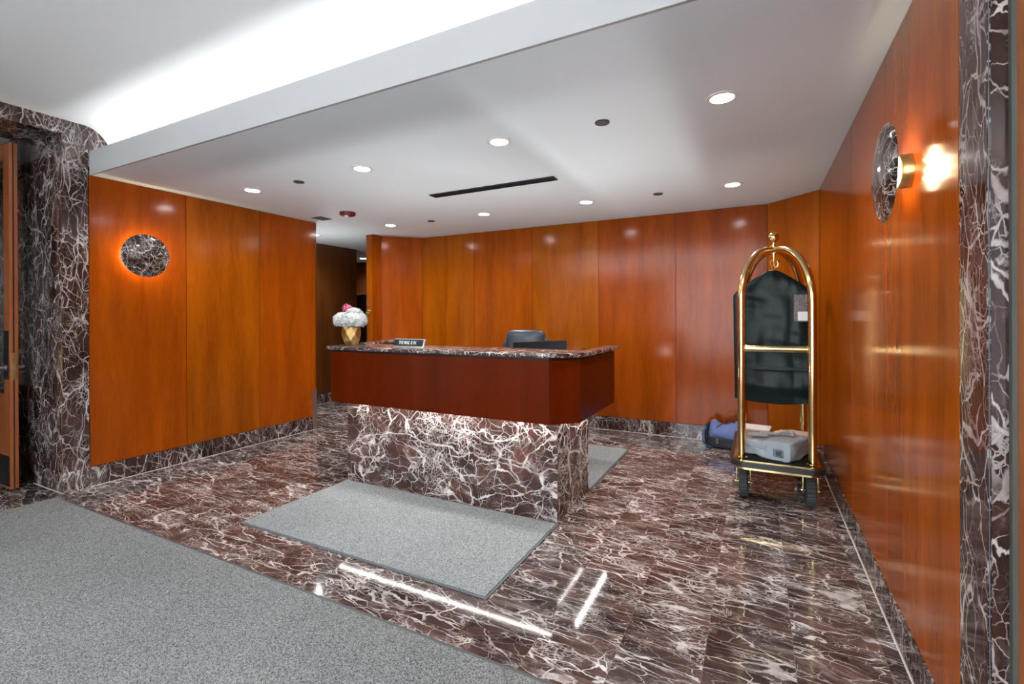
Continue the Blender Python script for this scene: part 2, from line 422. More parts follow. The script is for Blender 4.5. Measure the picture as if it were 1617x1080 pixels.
# right doorway: marble jamb, gasket, closed wooden door
jr = sroot('trim_3', 'dark veined marble door surround on the right')
obj('slab', box(BM(), XR, XR+.035, 1.533, 1.709, 0, HZ), M['marble'], jr)
obj('reveal', box(BM(), XR+.006, XR+.20, 1.529, 1.70, 0, HZ), M['marble'], jr)
obj('arris', box(BM(), XR+.001, XR+.003, 1.5285, 1.531, 0, HZ, .001), M['rubber'], jr)
obj('near_slab', box(BM(), XR, XR+.14, .452, .60, 0, HZ), M['marble'], jr)
obj('wall_core', box(BM(), XR+.11, XR+.2, 1.70, 5.4, 0, H), M['seam'], jr)
d2 = sroot('door_2', 'wooden door in the right doorway')
obj('leaf', box(BM(), XR+.0455, XR+.09, .60, 1.5265, .01, HZ), M['door_wood'], d2)
obj('gasket', box(BM(), XR+.036, XR+.0454, 1.512, 1.5285, 0, HZ), M['gasket'], d2)
struct(obj('wall_right_backing', box(BM(), XR+.14, XR+.16, .45, 1.528, 0, HZ), M['seam']))

# left door: open leaf seen edge-on
d1 = sroot('door_1', 'open glazed wooden door with brass mortise plate')
dx0, dx1, dy0, dy1, dz1 = -5.88, -5.012, 1.45, 1.497, 2.635
bm = BM()
box(bm, dx1-.11, dx1, dy0, dy1, .012, dz1, .002); box(bm, dx0, dx0+.11, dy0, dy1, .012, dz1, .002)
box(bm, dx0+.11, dx1-.11, dy0, dy1, .012, .72); box(bm, dx0+.11, dx1-.11, dy0, dy1, dz1-.12, dz1)
obj('leaf', bm, M['door_wood'], d1)
obj('glass', box(BM(), dx0+.10, dx1-.10, 1.468, 1.478, .72, dz1-.11), M['glass'], d1)
obj('edge_seal', box(BM(), dx1-.001, dx1+.002, 1.468, 1.476, .012, dz1), M['black'], d1)
mp = obj('mortise_plate', box(BM(), dx1, dx1+.004, 1.459, 1.487, .835, 1.045, .001), M['brass2'], d1); mp['label'] = 'brass mortise lock plate on the door edge'
obj('latch', box(BM(), dx1+.004, dx1+.012, 1.466, 1.480, .915, .945, .002), M['steel'], mp)
obj('push_plate', box(BM(), dx1-.105, dx1-.012, dy0-.004, dy0, .84, 1.21, .001), M['black'], d1)
obj('kick_plate', box(BM(), dx0+.02, dx1-.012, dy0-.003, dy0, .03, .26), M['black'], d1)
for s, yy in ((1, dy1), (-1, dy0-.004)):
    bm = BM(); lathe(bm, [(0, 0), (.024, 0), (.024, .008), (.012, .010), (.010, .045), (0, .045)], 20, Matrix.Translation((dx1-.06, yy, .93)) @ Matrix.Rotation(-s*PI/2, 4, 'X'))
    tube(bm, [(dx1-.06, yy+s*.045, .93), (dx1-.12, yy+s*.05, .93), (dx1-.17, yy+s*.045, .928)], .009, 10)
    obj('lever_handle', bm, M['steel'], d1, True)

# unseen shell added to block light leaks; daylight enters only by the added window
sh = sroot('light_block_shell', 'unseen shell added to block light leaks')
for a in ((-8.4, 1.5, 1.70, 7.6, HZ+.10, HZ+.2), (-8.4, 1.5, -2.7, 1.70, HZ+.08, HZ+.18), (-8.5, -8.4, -2.7, 7.6, 0, HZ+.2), (1.4, 1.5, -2.7, 7.6, 0, HZ+.2), (-8.4, 1.4, 7.5, 7.6, 0, HZ+.2), (-8.4, XL-.1, -2.7, -2.6, 0, HZ+.2), (XR+.1, 1.4, -2.7, -2.6, 0, HZ+.2)):
    obj('slab', box(BM(), *a), M['seam'], sh)

# ------------------------------------------------------------------ carpet and mats
cp = thing('corridor_carpet', 'large grey corridor carpet filling the lower left floor', 'carpet', (-2, .2, 0))
bm = box(BM(), -2.51, 2.44, -2.75, 1.338, .001, .009, .002); obj('pile', bm, M['carpet'], cp)
bm = box(BM(), -2.51, 2.44, 1.338, 1.352, .001, .008, .001); obj('edge_strip', bm, M['trim_edge'], cp)

def make_mat(x0, x1, y0, y1, label):
    m = thing('floor_mat', label, 'mat', ((x0+x1)/2, (y0+y1)/2, 0))
    hx, hy = (x1-x0)/2, (y1-y0)/2
    obj('rubber_border', box(BM(), -hx, hx, -hy, hy, .001, .005, .001), M['rubber'], m)
    obj('pile', box(BM(), -hx+.014, hx-.014, -hy+.014, hy-.014, .0051, .009, .0015), M['mat'], m)
    return m
make_mat(-2.915, -1.107, 1.880, 2.772, 'grey rectangular floor mat in front of the reception desk')
make_mat(-2.95, -1.108, 3.445, 4.640, 'pale grey floor mat behind the desk under the office chair')

# ------------------------------------------------------------------ reception desk
dk = thing('reception_desk', 'U shaped reception desk with marble counter, cherry apron and veined marble base', 'desk', (-2.0, 3.0, 0))
def W(poly): return [(x+2.0, y-3.0) for x, y in poly]
# marble base
bm = BM()
base_o = [(-2.925, 2.787), (-1.122, 2.787), (-1.122, 3.408), (-1.20, 3.408), (-1.20, 2.867), (-2.865, 2.867), (-3.035, 3.408), (-3.120, 3.408)]
b1 = obj('base', prism(BM(), W(base_o), BB, .668), M['desk_marble'], dk)
obj('plinth', prism(BM(), W(base_o), 0, BB-.003), M['desk_marble'], dk)
# cherry apron
ap = [(-2.957, 2.65), (-1.116, 2.65), (-.97, 2.797), (-.97, 3.583), (-1.0, 3.583), (-1.0, 2.812), (-1.132, 2.68), (-2.935, 2.68), (-3.340, 3.93), (-3.372, 3.93)]
obj('apron', prism(BM(), W(ap), .645, 1.036, .0015, 1), M['desk_wood'], dk)
sf = [(-2.95, 2.681), (-1.133, 2.681), (-1.001, 2.813), (-1.001, 3.57), (-1.20, 3.57), (-1.20, 2.868), (-2.86, 2.868), (-3.12, 3.70), (-3.265, 3.70)]
obj('soffit', prism(BM(), W(sf), .669, .685), M['whiteplastic'], dk)
obj('inner_lining', prism(BM(), W([(-2.97, 2.87), (-1.20, 2.87), (-1.20, 3.57), (-1.215, 3.57), (-1.215, 2.885), (-2.955, 2.885), (-3.290, 3.92), (-3.308, 3.92)]), .686, 1.0515), M['black'], dk)
obj('reveal_strip', prism(BM(), W([(-2.95, 2.662), (-1.120, 2.662), (-.982, 2.800), (-.982, 3.575), (-1.02, 3.575), (-1.02, 2.83), (-1.14, 2.70), (-2.93, 2.70), (-3.315, 3.92), (-3.362, 3.92)]), 1.0361, 1.052), M['black'], dk)
# marble counter with rounded corner
def arc(cx, cy, r, a0, a1, n): return [(cx+r*math.cos(math.radians(a0+(a1-a0)*k/n)), cy+r*math.sin(math.radians(a0+(a1-a0)*k/n))) for k in range(n+1)]
ct = [(-2.972, 2.612)] + arc(-1.20, 2.882, .27, -90, 0, 14) + [(-.930, 3.605), (-1.035, 3.605), (-1.035, 3.05), (-3.025, 3.05), (-3.300, 3.95), (-3.405, 3.95)]
obj('counter_top', prism(BM(), W(ct), 1.0521, 1.078, .006, 2), M['top_marble'], dk, True)
obj('work_surface', prism(BM(), W([(-2.82, 2.89), (-1.22, 2.89), (-1.22, 3.68), (-1.80, 3.68), (-1.80, 3.35), (-2.82, 3.35)]), .72, .75, .003, 1), M['desk_wood'], dk)
obj('pedestal', box(BM(), .22, .74, -.08, .66, 0, .719, .003), M['desk_wood'], dk)
for a in ((-.72, -.18, .20, .27), (.77, .84, .30, .66)):  # invented light bars, out of sight, added to brighten the low ceiling
    tl = obj('fill_bar', box(BM(), *a, .7505, .775, .004), M['whiteplastic'], dk); tl['label'] = 'added upward fill light bar hidden on the work surface'
# LED strips under the apron
obj('light_strip', box(BM(), -.95, .93, -.298, -.292, .662, .6685), M['led'], dk)
obj('light_strip', box(BM(), .967, .973, -.13, .535, .662, .6685), M['led'], dk)
bm = BM(); tube(bm, [(-.958, -.292, .665), (-1.00, -.16, .665)], .0035, 6); obj('light_strip', bm, M['led'], dk)

# ------------------------------------------------------------------ things on the counter
TZ = 1.0782
sg = thing('desk_sign', 'small black desk sign reading THE MAIL IS IN. on the counter', 'sign', (-2.262, 2.735, TZ), math.radians(-4))
tilt = Matrix.Rotation(math.radians(-18), 4, 'X')
bm = BM(); box(bm, -.148, .148, -.004, .006, .004, .066, .001, rot=tilt); box(bm, -.148, .148, -.006, .030, 0, .006, .001)
obj('frame', bm, M['greyframe'], sg, True)
obj('plate', box(BM(), -.147, .136, -.0062, -.0041, .012, .060, rot=tilt), M['black'], sg)
cu = bpy.data.curves.new('txt', 'FONT'); cu.body = 'THE MAIL IS IN.'; cu.size = .04; cu.align_x = 'CENTER'; cu.align_y = 'CENTER'; cu.extrude = .0003; cu.offset = .0004
to = bpy.data.objects.new('txt', cu); C.objects.link(to)
bpy.context.view_layer.update()
me = bpy.data.meshes.new_from_object(to.evaluated_get(bpy.context.evaluated_depsgraph_get()))
bpy.data.objects.remove(to); bpy.data.curves.remove(cu)
xs = [v.co.x for v in me.vertices]; ys = [v.co.y for v in me.vertices]
sxx, syy = .176/(max(xs)-min(xs)), .0265/(max(ys)-min(ys))
me.transform(tilt @ Matrix.Translation((-.012, -.0066, .036)) @ Matrix.Rotation(PI/2, 4, 'X') @ Matrix.Diagonal((sxx, syy, 1, 1)) @ Matrix.Translation((-(max(xs)+min(xs))/2, -(max(ys)+min(ys))/2, 0)))
me.materials.clear(); me.materials.append(M['card'])
lo = bpy.data.objects.new('lettering', me); C.objects.link(lo); lo.parent = sg; lo['label'] = 'white capital letters on the sign'

VX, VY = -2.868, 2.775
bm = BM()
# faceted gold vase
rings = []
for i, (r, z) in enumerate([(.044, 0), (.066, .040), (.076, .095), (.070, .150)]):
    rings.append([bm.verts.new((r*math.cos(2*PI*(k+.5*(i % 2))/7), r*math.sin(2*PI*(k+.5*(i % 2))/7), z+(.006*math.sin(k*2.3+i) if 0 < i < 3 else 0))) for k in range(7)])
bm.faces.new(rings[0][::-1])
for i in range(3):
    A, B = rings[i], rings[i+1]
    for k in range(7):
        if i % 2 == 0: bm.faces.new((A[k], A[(k+1) % 7], B[k])); bm.faces.new((A[(k+1) % 7], B[(k+1) % 7], B[k]))
        else: bm.faces.new((A[k], B[(k+1) % 7], B[k])); bm.faces.new((A[k], A[(k+1) % 7], B[(k+1) % 7]))
inn = [bm.verts.new(v.co*1.0-Vector((v.co.x*.1, v.co.y*.1, 0))) for v in rings[3]]
low = [bm.verts.new((v.co.x*.8, v.co.y*.8, .02)) for v in inn]
for k in range(7):
    bm.faces.new((rings[3][k], rings[3][(k+1) % 7], inn[(k+1) % 7], inn[k])); bm.faces.new((inn[k], inn[(k+1) % 7], low[(k+1) % 7], low[k]))
bm.faces.new(low)
bmesh.ops.recalc_face_normals(bm, faces=bm.faces[:])
vs = obj('vase', bm, M['gold'], None, loc=(VX, VY, TZ)); vs.rotation_euler = (0, 0, .5); tag(vs, 'faceted gold vase on the left end of the counter', 'vase')

def hydrangea_heads(r, n, seed):
    rnd = random.Random(seed); bm = BM()
    for i in range(n):
        ph = math.acos(1-1.75*(i+.5)/n); th = i*2.39996
        d = Vector((math.sin(ph)*math.cos(th), math.sin(ph)*math.sin(th), math.cos(ph)*.86))
        c = d*r*(1+rnd.uniform(-.07, .08)); nrm = (d+Vector((rnd.uniform(-.45, .45), rnd.uniform(-.45, .45), rnd.uniform(-.3, .45)))).normalized()
        u = nrm.cross(Vector((.3, .2, 1))).normalized(); v = nrm.cross(u); a0 = rnd.uniform(0, PI)
        for k in range(4):
            a = a0+k*PI/2; w = u*math.cos(a)+v*math.sin(a); s = w.cross(nrm); L = rnd.uniform(.016, .023)
            p = [c, c+w*L*.55+s*L*.5+nrm*.003, c+w*L+nrm*.001+s*L*.15, c+w*L-s*L*.25-nrm*.001, c+w*L*.55-s*L*.5+nrm*.004]
            bm.faces.new([bm.verts.new(x) for x in p])
    return bm
spots = [((-.070, -.020, .203), .058, 'white hydrangea bloom at the left side of the gold vase'),
         ((.066, -.020, .200), .058, 'white hydrangea bloom at the right side of the gold vase'),
         ((-.002, -.055, .200), .060, 'white hydrangea bloom at the front centre of the gold vase'),
         ((.010, .030, .236), .066, 'white hydrangea bloom topmost and behind in the gold vase')]
for k, ((x, y, z), r, lab) in enumerate(spots):
    ca, sa = math.cos(math.radians(27)), math.sin(math.radians(27))
    fx, fy = VX+x*ca-y*sa, VY+x*sa+y*ca
    t = thing('hydrangea', lab, 'flower', (fx, fy, TZ+.03), 0, 'white hydrangeas in the gold vase')
    obj('petals', hydrangea_heads(r, 190, 11+k), M['petal'], t, loc=(0, 0, z-.03))
    lx, ly = VX-fx, VY-fy
    obj('stem', tube(BM(), [(lx*.9, ly*.9, 0), (lx*.7, ly*.7, .10), (0, 0, z-.04)], .003, 6), M['leaf'], t)
pt = thing('protea', 'pink protea bud rising at the upper left of the white hydrangeas', 'flower', (VX-.01, VY+.02, TZ+.03))
bm = BM()
for ring, (n, L, sp) in enumerate(((9, .060, .35), (7, .066, .22), (5, .07, .10))):
    for k in range(n):
        a = 2*PI*k/n+ring*.4; w = Vector((math.cos(a), math.sin(a), 0)); s = Vector((-w.y, w.x, 0))
        p = [s*.006, w*.024*(1+sp)+s*.011+Vector((0, 0, L*.45)), w*L*sp+Vector((0, 0, L)), w*.024*(1+sp)-s*.011+Vector((0, 0, L*.45)), -s*.006]
        bm.faces.new([bm.verts.new(x) for x in p])
o = obj('bracts', bm, M['pink'], pt, loc=(-.050, .020, .228)); o.rotation_euler = (0, -.55, .3); o.scale = (1.25, 1.25, 1.25)
obj('stem', tube(BM(), [(0, 0, 0), (-.01, .01, .12), (-.050, .020, .232)], .004, 6), M['leaf'], pt)
sp = thing('leaf_sprig', 'small yellow green leaf sprig at the right of the hydrangeas', 'foliage', (VX+.01, VY+.02, TZ+.03))
bm = tube(BM(), [(0, 0, 0), (.03, .03, .12), (.085, .07, .262)], .0025, 6)
for k in range(12):
    f = .5+.045*k; p = Vector((.03+.065*(f-.3), .03+.04*(f-.3), .12+.150*f))+Vector((.02, .01, -.02)); a = k*2.1
    w = Vector((math.cos(a), math.sin(a), .5)).normalized(); s = w.cross(Vector((0, 0, 1))).normalized(); L = .03
    bm.faces.new([bm.verts.new(x) for x in (p, p+w*L*.5+s*L*.3, p+w*L, p+w*L*.5-s*L*.3)])
obj('leaves', bm, M['leaf'], sp)

mo = thing('computer_monitor', 'dark computer monitor standing behind the marble counter', 'monitor', (-1.488, 3.36, .7501), math.radians(58))
bm = BM(); box(bm, -.247, .247, -.012, .022, .075, .361, .004); obj('housing', bm, M['screen'], mo)
obj('screen', box(BM(), -.238, .238, .0221, .0235, .09, .352), M['black'], mo)
bm = BM(); box(bm, -.025, .025, -.035, -.0121, .006, .22, .004); obj('neck', bm, M['black'], mo)
obj('base', lathe(BM(), [(0, 0), (.095, 0), (.095, .006), (.02, .0075), (0, .0075)], 28, Matrix.Translation((0, -.02, 0))), M['black'], mo, True)

# ------------------------------------------------------------------ office chair
def cushion(w, d, h, sub=3, bul=.2):
    b = BM(); bmesh.ops.create_cube(b, size=1); bmesh.ops.subdivide_edges(b, edges=b.edges[:], cuts=7, use_grid_fill=True)
    for v in b.verts:
        x, y, z = v.co*2
        e = 5.
        s = (abs(x)**e+abs(y)**e+abs(z)**e)**(1/e); n = v.co*2/s if s else v.co
        bulge = 1+bul*(1-x*x)*(1-z*z) if abs(y) > .5 else 1
        v.co = Vector((n.x*w/2, n.y*d/2*bulge, n.z*h/2))
    return b
ch = thing('office_chair', 'blue black leather office chair behind the reception desk', 'chair', (-1.975, 3.99, .0092), math.radians(8))
b = cushion(.50, .13, .62); bmesh.ops.transform(b, matrix=Matrix.Translation((0, .20, .80)) @ Matrix.Rotation(math.radians(-7), 4, 'X'), verts=b.verts[:])
obj('backrest', b, M['leather'], ch, True)
b = cushion(.385, .13, .20, bul=.3); bmesh.ops.transform(b, matrix=Matrix.Translation((-.0, .185, 1.062)) @ Matrix.Rotation(math.radians(-9), 4, 'X'), verts=b.verts[:])
obj('headrest', b, M['leather'], ch, True)
b = cushion(.52, .50, .12); bmesh.ops.transform(b, matrix=Matrix.Translation((0, -.05, .47)), verts=b.verts[:])
obj('seat', b, M['leather'], ch, True)
for s in (-1, 1):
    obj('armrest', tube(BM(), [(s*.24, .1, .45), (s*.29, .08, .5), (s*.30, .02, .66), (s*.30, -.12, .68), (s*.30, -.2, .66)], .02, 10), M['black'], ch, True)
obj('gas_column', lathe(BM(), [(0, .08), (.03, .08), (.03, .25), (.02, .25), (.02, .42), (0, .42)], 16), M['black'], ch, True)
for k in range(5):
    a = 2*PI*k/5; w = Vector((math.cos(a), math.sin(a), 0))
    lg = obj('leg', tube(BM(), [w*.02+Vector((0, 0, .11)), w*.29+Vector((0, 0, .075))], [.022, .013], 8), M['black'], ch, True)
    obj('caster', lathe(BM(), [(0, -.022), (.024, -.022), (.028, -.01), (.028, .01), (.024, .022), (0, .022)], 16, Matrix.Translation(w*.29+Vector((0, 0, .0283))) @ Matrix.Rotation(a, 4, 'Z') @ Matrix.Rotation(PI/2, 4, 'X')), M['black'], lg, True)

# ------------------------------------------------------------------ wall sconces
def make_sconce(loc, rz, label):
    s = thing('wall_sconce', label, 'wall lamp', loc, rz, 'marble disc wall sconces')
    RX = Matrix.Rotation(PI/2, 4, 'Y')   # local +X is away from the wall
    cup = [(0, 0), (.060, 0), (.060, .030), (.056, .036), (.050, .036), (.050, .010), (0, .010)]
    obj('socket', lathe(BM(), cup, 36, RX), M['brass2'], s, True)
    obj('lamp', lathe(BM(), [(0, .0101), (.048, .0101), (.048, .032), (.040, .040), (0, .042)], 32, RX), M['lamp'], s, True)
    R = .176
    prof = [(0, .066), (R*.9, .066), (R, .070), (R+.001, .074)]
    for k in range(1, 9):
        a = k/8; prof.append((R*math.cos(a*PI/2) if a < 1 else 0, .074+.024*math.sin(a*PI/2)))
    obj('marble_disc', lathe(BM(), prof, 64, RX), M['disc_marble'], s, True)
    obj('rod', lathe(BM(), [(0, .0421), (.005, .0421), (.005, .0659), (0, .0659)], 10, RX), M['brass2'], s, True)
    return s
make_sconce((XL+.0005, 2.118, 1.820), 0, 'round dark marble disc sconce glowing on the left wall')
make_sconce((XR-.0005, 2.172, 1.818), PI, 'domed dark marble disc sconce seen side-on on the right wall with lit brass socket')

# ------------------------------------------------------------------ ceiling fittings
dl = None
spots8 = [(-3.90, 2.645, 'downlight nearest the left wall sconce, front row of four'), (-2.616, 2.645, 'second downlight from the left wall in the front row'),
          (-1.45, 2.645, 'third downlight from the left in the front row, nearer than the black slot vent'), (-.155, 2.645, 'largest nearest downlight at the right of the front row'),
          (-3.93, 4.43, 'downlight in the back row right of the red detector'), (-2.619, 4.43, 'downlight in the back row beyond the left half of the slot vent'),
          (-1.47, 4.43, 'downlight in the back row beyond the right end of the slot vent'), (-.18, 4.43, 'rightmost downlight in the back row above the luggage cart'),
          (-6.587, 6.666, 'downlight glimpsed far down the dark hall'), (-5.275, 4.45, 'downlight peeking past the end of the left wall')]
for i, (x, y, lab) in enumerate(spots8):
    if dl is None:
        dl = thing('downlight', lab, 'ceiling light', (x, y, H), 0, 'recessed ceiling downlights')
        obj('trim_ring', lathe(BM(), [(.056, 0), (.056, -.004), (.060, -.006), (.078, -.003), (.079, 0)], 40), M['whiteplastic'], dl, True)
        obj('lens', lathe(BM(), [(0, -.003), (.0555, -.003), (.0555, -.0005), (0, -.0005)], 40), M['lens'], dl)
    else: dup(dl, (x, y, H), lab)
rg = None
for x, y, lab in [(-3.324, 2.658, 'dark round ceiling plate left of the second front downlight'), (-.784, 2.657, 'largest dark round ceiling plate, left of the nearest downlight'),
                  (-.795, 4.444, 'dark round ceiling plate before the angled right end of the back wall'), (-3.342, 4.458, 'smallest dark round ceiling plate right of the back row downlight by the hall')]:
    if rg is None:
        rg = thing('ceiling_plate', lab, 'ceiling plate', (x, y, H), 0, 'dark round ceiling plates')
        obj('rim', lathe(BM(), [(.036, 0), (.036, -.006), (.041, -.006), (.042, 0)], 32), M['blackmetal'], rg, True)
        obj('disc', lathe(BM(), [(0, -.0045), (.0355, -.0045), (.0355, -.0005), (0, -.0005)], 32), M['plate'], rg)
    else: dup(rg, (x, y, H), lab)

sv = thing('slot_vent', 'long black linear slot vent in the low ceiling', 'air vent', (-2.031, 3.537, H))
obj('backing', box(BM(), -.604, .604, -.048, .048, -.002, -.0003), M['black'], sv)
for yy in (-.048, -.002, .044):
    obj('slat', box(BM(), -.606, .606, yy-.004, yy+.004, -.010, -.0021, .001), M['blackmetal'], sv)
for xx in (-.602, .602): obj('end_cap', box(BM(), xx-.004, xx+.004, -.052, .048, -.010, -.0021), M['blackmetal'], sv)
gr = thing('ceiling_grille', 'small grey rectangular ceiling grille near the end of the left wall', 'air vent', (-4.322, 3.752, H), 0)
obj('frame', box(BM(), -.075, .075, -.082, .082, -.004, -.0003, .001), M['plate'], gr)
for k in range(9): obj('slat', box(BM(), -.065, .065, -.072+k*.018-.004, -.072+k*.018+.004, -.008, -.0041), M['greyframe'] if 0 else M['plate'], gr)
sd = thing('smoke_detector', 'dark red round detector on the low ceiling near the hall', 'smoke detector', (-3.85, 3.68, H))
obj('housing', lathe(BM(), [(0, -.0003), (.082, -.0003), (.082, -.022), (.074, -.032), (.04, -.036), (0, -.036)], 40), M['redplastic'], sd, True)
obj('strobe', lathe(BM(), [(0, -.0361), (.024, -.0361), (.022, -.048), (0, -.050)], 24, Matrix.Translation((.0, -.015, 0))), M['whiteplastic'], sd, True)

# ------------------------------------------------------------------ black cabinet in the hall
cb = thing('drawer_cabinet', 'tall black cabinet glimpsed at the far end of the hall', 'cabinet', (-6.85, 6.83, 0))
obj('body', box(BM(), -.34, .34, -.28, .29, 0, 1.73, .004), M['black'], cb)
for k in range(6):
    z = 1.60-k*.27
    d = obj('drawer', box(BM(), -.325, .325, -.296, -.2805, z-.12, z+.115, .003), M['blackmetal'], cb)
    obj('knob', lathe(BM(), [(0, 0), (.011, 0), (.013, .012), (.008, .018), (0, .018)], 14, Matrix.Translation((-.14, -.2965, z+.04)) @ Matrix.Rotation(PI/2, 4, 'X')), M['card'], d, True)

# ------------------------------------------------------------------ luggage cart
lc = thing('luggage_cart', 'polished brass birdcage luggage cart with black deck and tyres by the right wall', 'luggage cart', (.115, 4.15, 0))
DT = .292
def rrect(hx, hy, r, n=8):
    p = []
    for cx, cy, a in ((hx-r, hy-r, 0), (-hx+r, hy-r, 90), (-hx+r, -hy+r, 180), (hx-r, -hy+r, 270)): p += arc(cx, cy, r, a, a+90, n)
    return p
obj('deck', prism(BM(), rrect(.245, .465, .06), DT-.030, DT), M['deck'], lc)
def ring(bm, ho, hi, z0, z1):
    b = BM(); n = len(ho); A = []
    for poly, z in ((ho, z0), (ho, z1), (hi, z1), (hi, z0)): A.append([b.verts.new((x, y, z)) for x, y in poly])
    for i in range(4):
        P, Q = A[i], A[(i+1) % 4]
        for k in range(n): b.faces.new((P[k], P[(k+1) % n], Q[(k+1) % n], Q[k]))
    bmesh.ops.recalc_face_normals(b, faces=b.faces[:]); bmesh.ops.bevel(b, geom=[e for e in b.edges if abs(e.verts[0].co.z-e.verts[1].co.z) < 1e-6], offset=.005, segments=2, affect='EDGES'); merge(bm, b); return bm
obj('brass_rim', ring(BM(), rrect(.266, .486, .075), rrect(.2455, .4655, .06), DT-.022, DT+.006), M['brass'], lc, True)
obj('bumper', ring(BM(), rrect(.290, .510, .095), rrect(.2665, .4865, .075), DT-.036, DT+.001), M['bumper'], lc, True)
obj('lower_rim', ring(BM(), rrect(.272, .492, .08), rrect(.24, .46, .06), DT-.056, DT-.0361), M['brass'], lc, True)
HUB = 1.800
for sx in (-1, 1):
    for sy in (-1, 1):
        px, py = sx*.215, sy*.385
        pts = [(px, py, DT+.001), (px, py, .8), (px, py, 1.40)]
        for k in range(1, 17):
            a = PI/2*k/16; f = math.cos(a)
            f = .05+.95*f**.9
            pts.append((px*f, py*f, 1.40+(HUB-1.40)*math.sin(a)))
        pl = obj('post', tube(BM(), pts, .0262, 20), M['brass'], lc, True)
        obj('collar', lathe(BM(), [(.0265, DT+.001), (.039, DT+.001), (.039, DT+.006), (.031, DT+.010), (.0263, DT+.010)], 24, Matrix.Translation((px, py, 0))), M['brass'], pl, True)
bm = tube(BM(), [(-.19, -.385, 1.070), (.19, -.385, 1.070)], .0225, 16)
for s in (-1, 1): tube(bm, [(s*.176, -.385, 1.070), (s*.189, -.385, 1.070)], .0265, 16)
obj('crossbar', bm, M['brass'], lc, True)
bm = tube(BM(), [(-.19, .385, 1.070), (.19, .385, 1.070)], .0225, 16); obj('crossbar', bm, M['brass'], lc, True)
bm = lathe(BM(), [(0, HUB-.055), (.012, HUB-.055), (.014, HUB-.03), (.030, HUB-.028), (.032, HUB+.026), (.016, HUB+.032), (.012, HUB+.05), (.016, HUB+.062)], 28)
hb = obj('hub', bm, M['brass'], lc, True)
prof = [(.0, HUB+.058)]+[(.040*math.sin(PI*k/16), HUB+.099-.040*math.cos(PI*k/16)) for k in range(1, 16)]+[(0, HUB+.139)]
obj('finial', lathe(BM(), prof, 32), M['brass'], hb, True)
for sx in (-1, 1):
    for sy in (-1, 1):
        tube_b = lathe(BM(), [(0, 0), (.007, 0), (.008, .003), (.004, .006), (0, .006)], 10, Matrix.Translation((sx*.03, sy*.045, HUB+.021)))
        obj('bolt', tube_b, M['brass'], hb, True)
hk = BM(); tube(hk, [(0, 0, HUB-.055), (0, 0, HUB-.11), (.012, -.01, HUB-.135), (.028, -.014, HUB-.122), (.03, -.015, HUB-.10)], .0065, 10)
lathe(hk, [(0, -.014), (.010, -.010), (.014, 0), (.010, .010), (0, .014)], 14, Matrix.Translation((.03, -.015, HUB-.088)))
obj('hook', hk, M['brass'], lc, True)
# wheels
def wheel_parts(cx, cy, rad, caster):
    z = rad+.0005
    RW = Matrix.Translation((cx, cy, z)) @ Matrix.Rotation(PI/2, 4, 'Y')
    w = .031
    pr = [(rad*.55, -w*.8), (rad*.80, -w), (rad*.93, -w*.95), (rad, -w*.72), (rad, w*.72), (rad*.93, w*.95), (rad*.80, w), (rad*.55, w*.8)]
    bm = BM(); n = 88
    b = BM(); rings = []
    for k in range(n):
        a = 2*PI*k/n; rr = []
        for j, (r, zz) in enumerate(pr):
            g = .955 if (r > rad*.9 and (k % 4) in (0,)) else 1.
            rr.append(b.verts.new((r*g*math.cos(a), r*g*math.sin(a), zz)))
        rings.append(rr)
    for k in range(n):
        A, B = rings[k], rings[(k+1) % n]
        for j in range(len(pr)): b.faces.new((A[j], B[j], B[(j+1) % len(pr)], A[(j+1) % len(pr)]))
    bmesh.ops.recalc_face_normals(b, faces=b.faces[:]); bmesh.ops.transform(b, matrix=RW, verts=b.verts[:]); merge(bm, b)
    wh = obj('wheel', bm, M['tyre'], lc)
    obj('rim', lathe(BM(), [(0, -.022), (rad*.54, -.022), (rad*.545, 0), (rad*.54, .022), (0, .022)], 24, RW), M['plate'], wh, True)
    fk = BM()
    for s in (-1, 1): box(fk, cx+s*.043-.004, cx+s*.043+.004, cy-.016, cy+.016, z-.02, DT-.058, .003)
    tube(fk, [(cx-.056, cy, z), (cx+.056, cy, z)], .007, 10)
    box(fk, cx-.048, cx+.048, cy-.03, cy+.03, DT-.066, DT-.0565, .002)
    for s in (-1, 1): lathe(fk, [(0, 0), (.011, 0), (.010, .007), (0, .008)], 12, Matrix.Translation((cx+s*.047, cy, z)) @ Matrix.Rotation(s*PI/2, 4, 'Y'))
    obj('fork', fk, M['brass'], wh, True)
for sx in (-1, 1):
    wheel_parts(sx*.205, -.335, .105, False)
    wheel_parts(sx*.205, .335, .105, True)

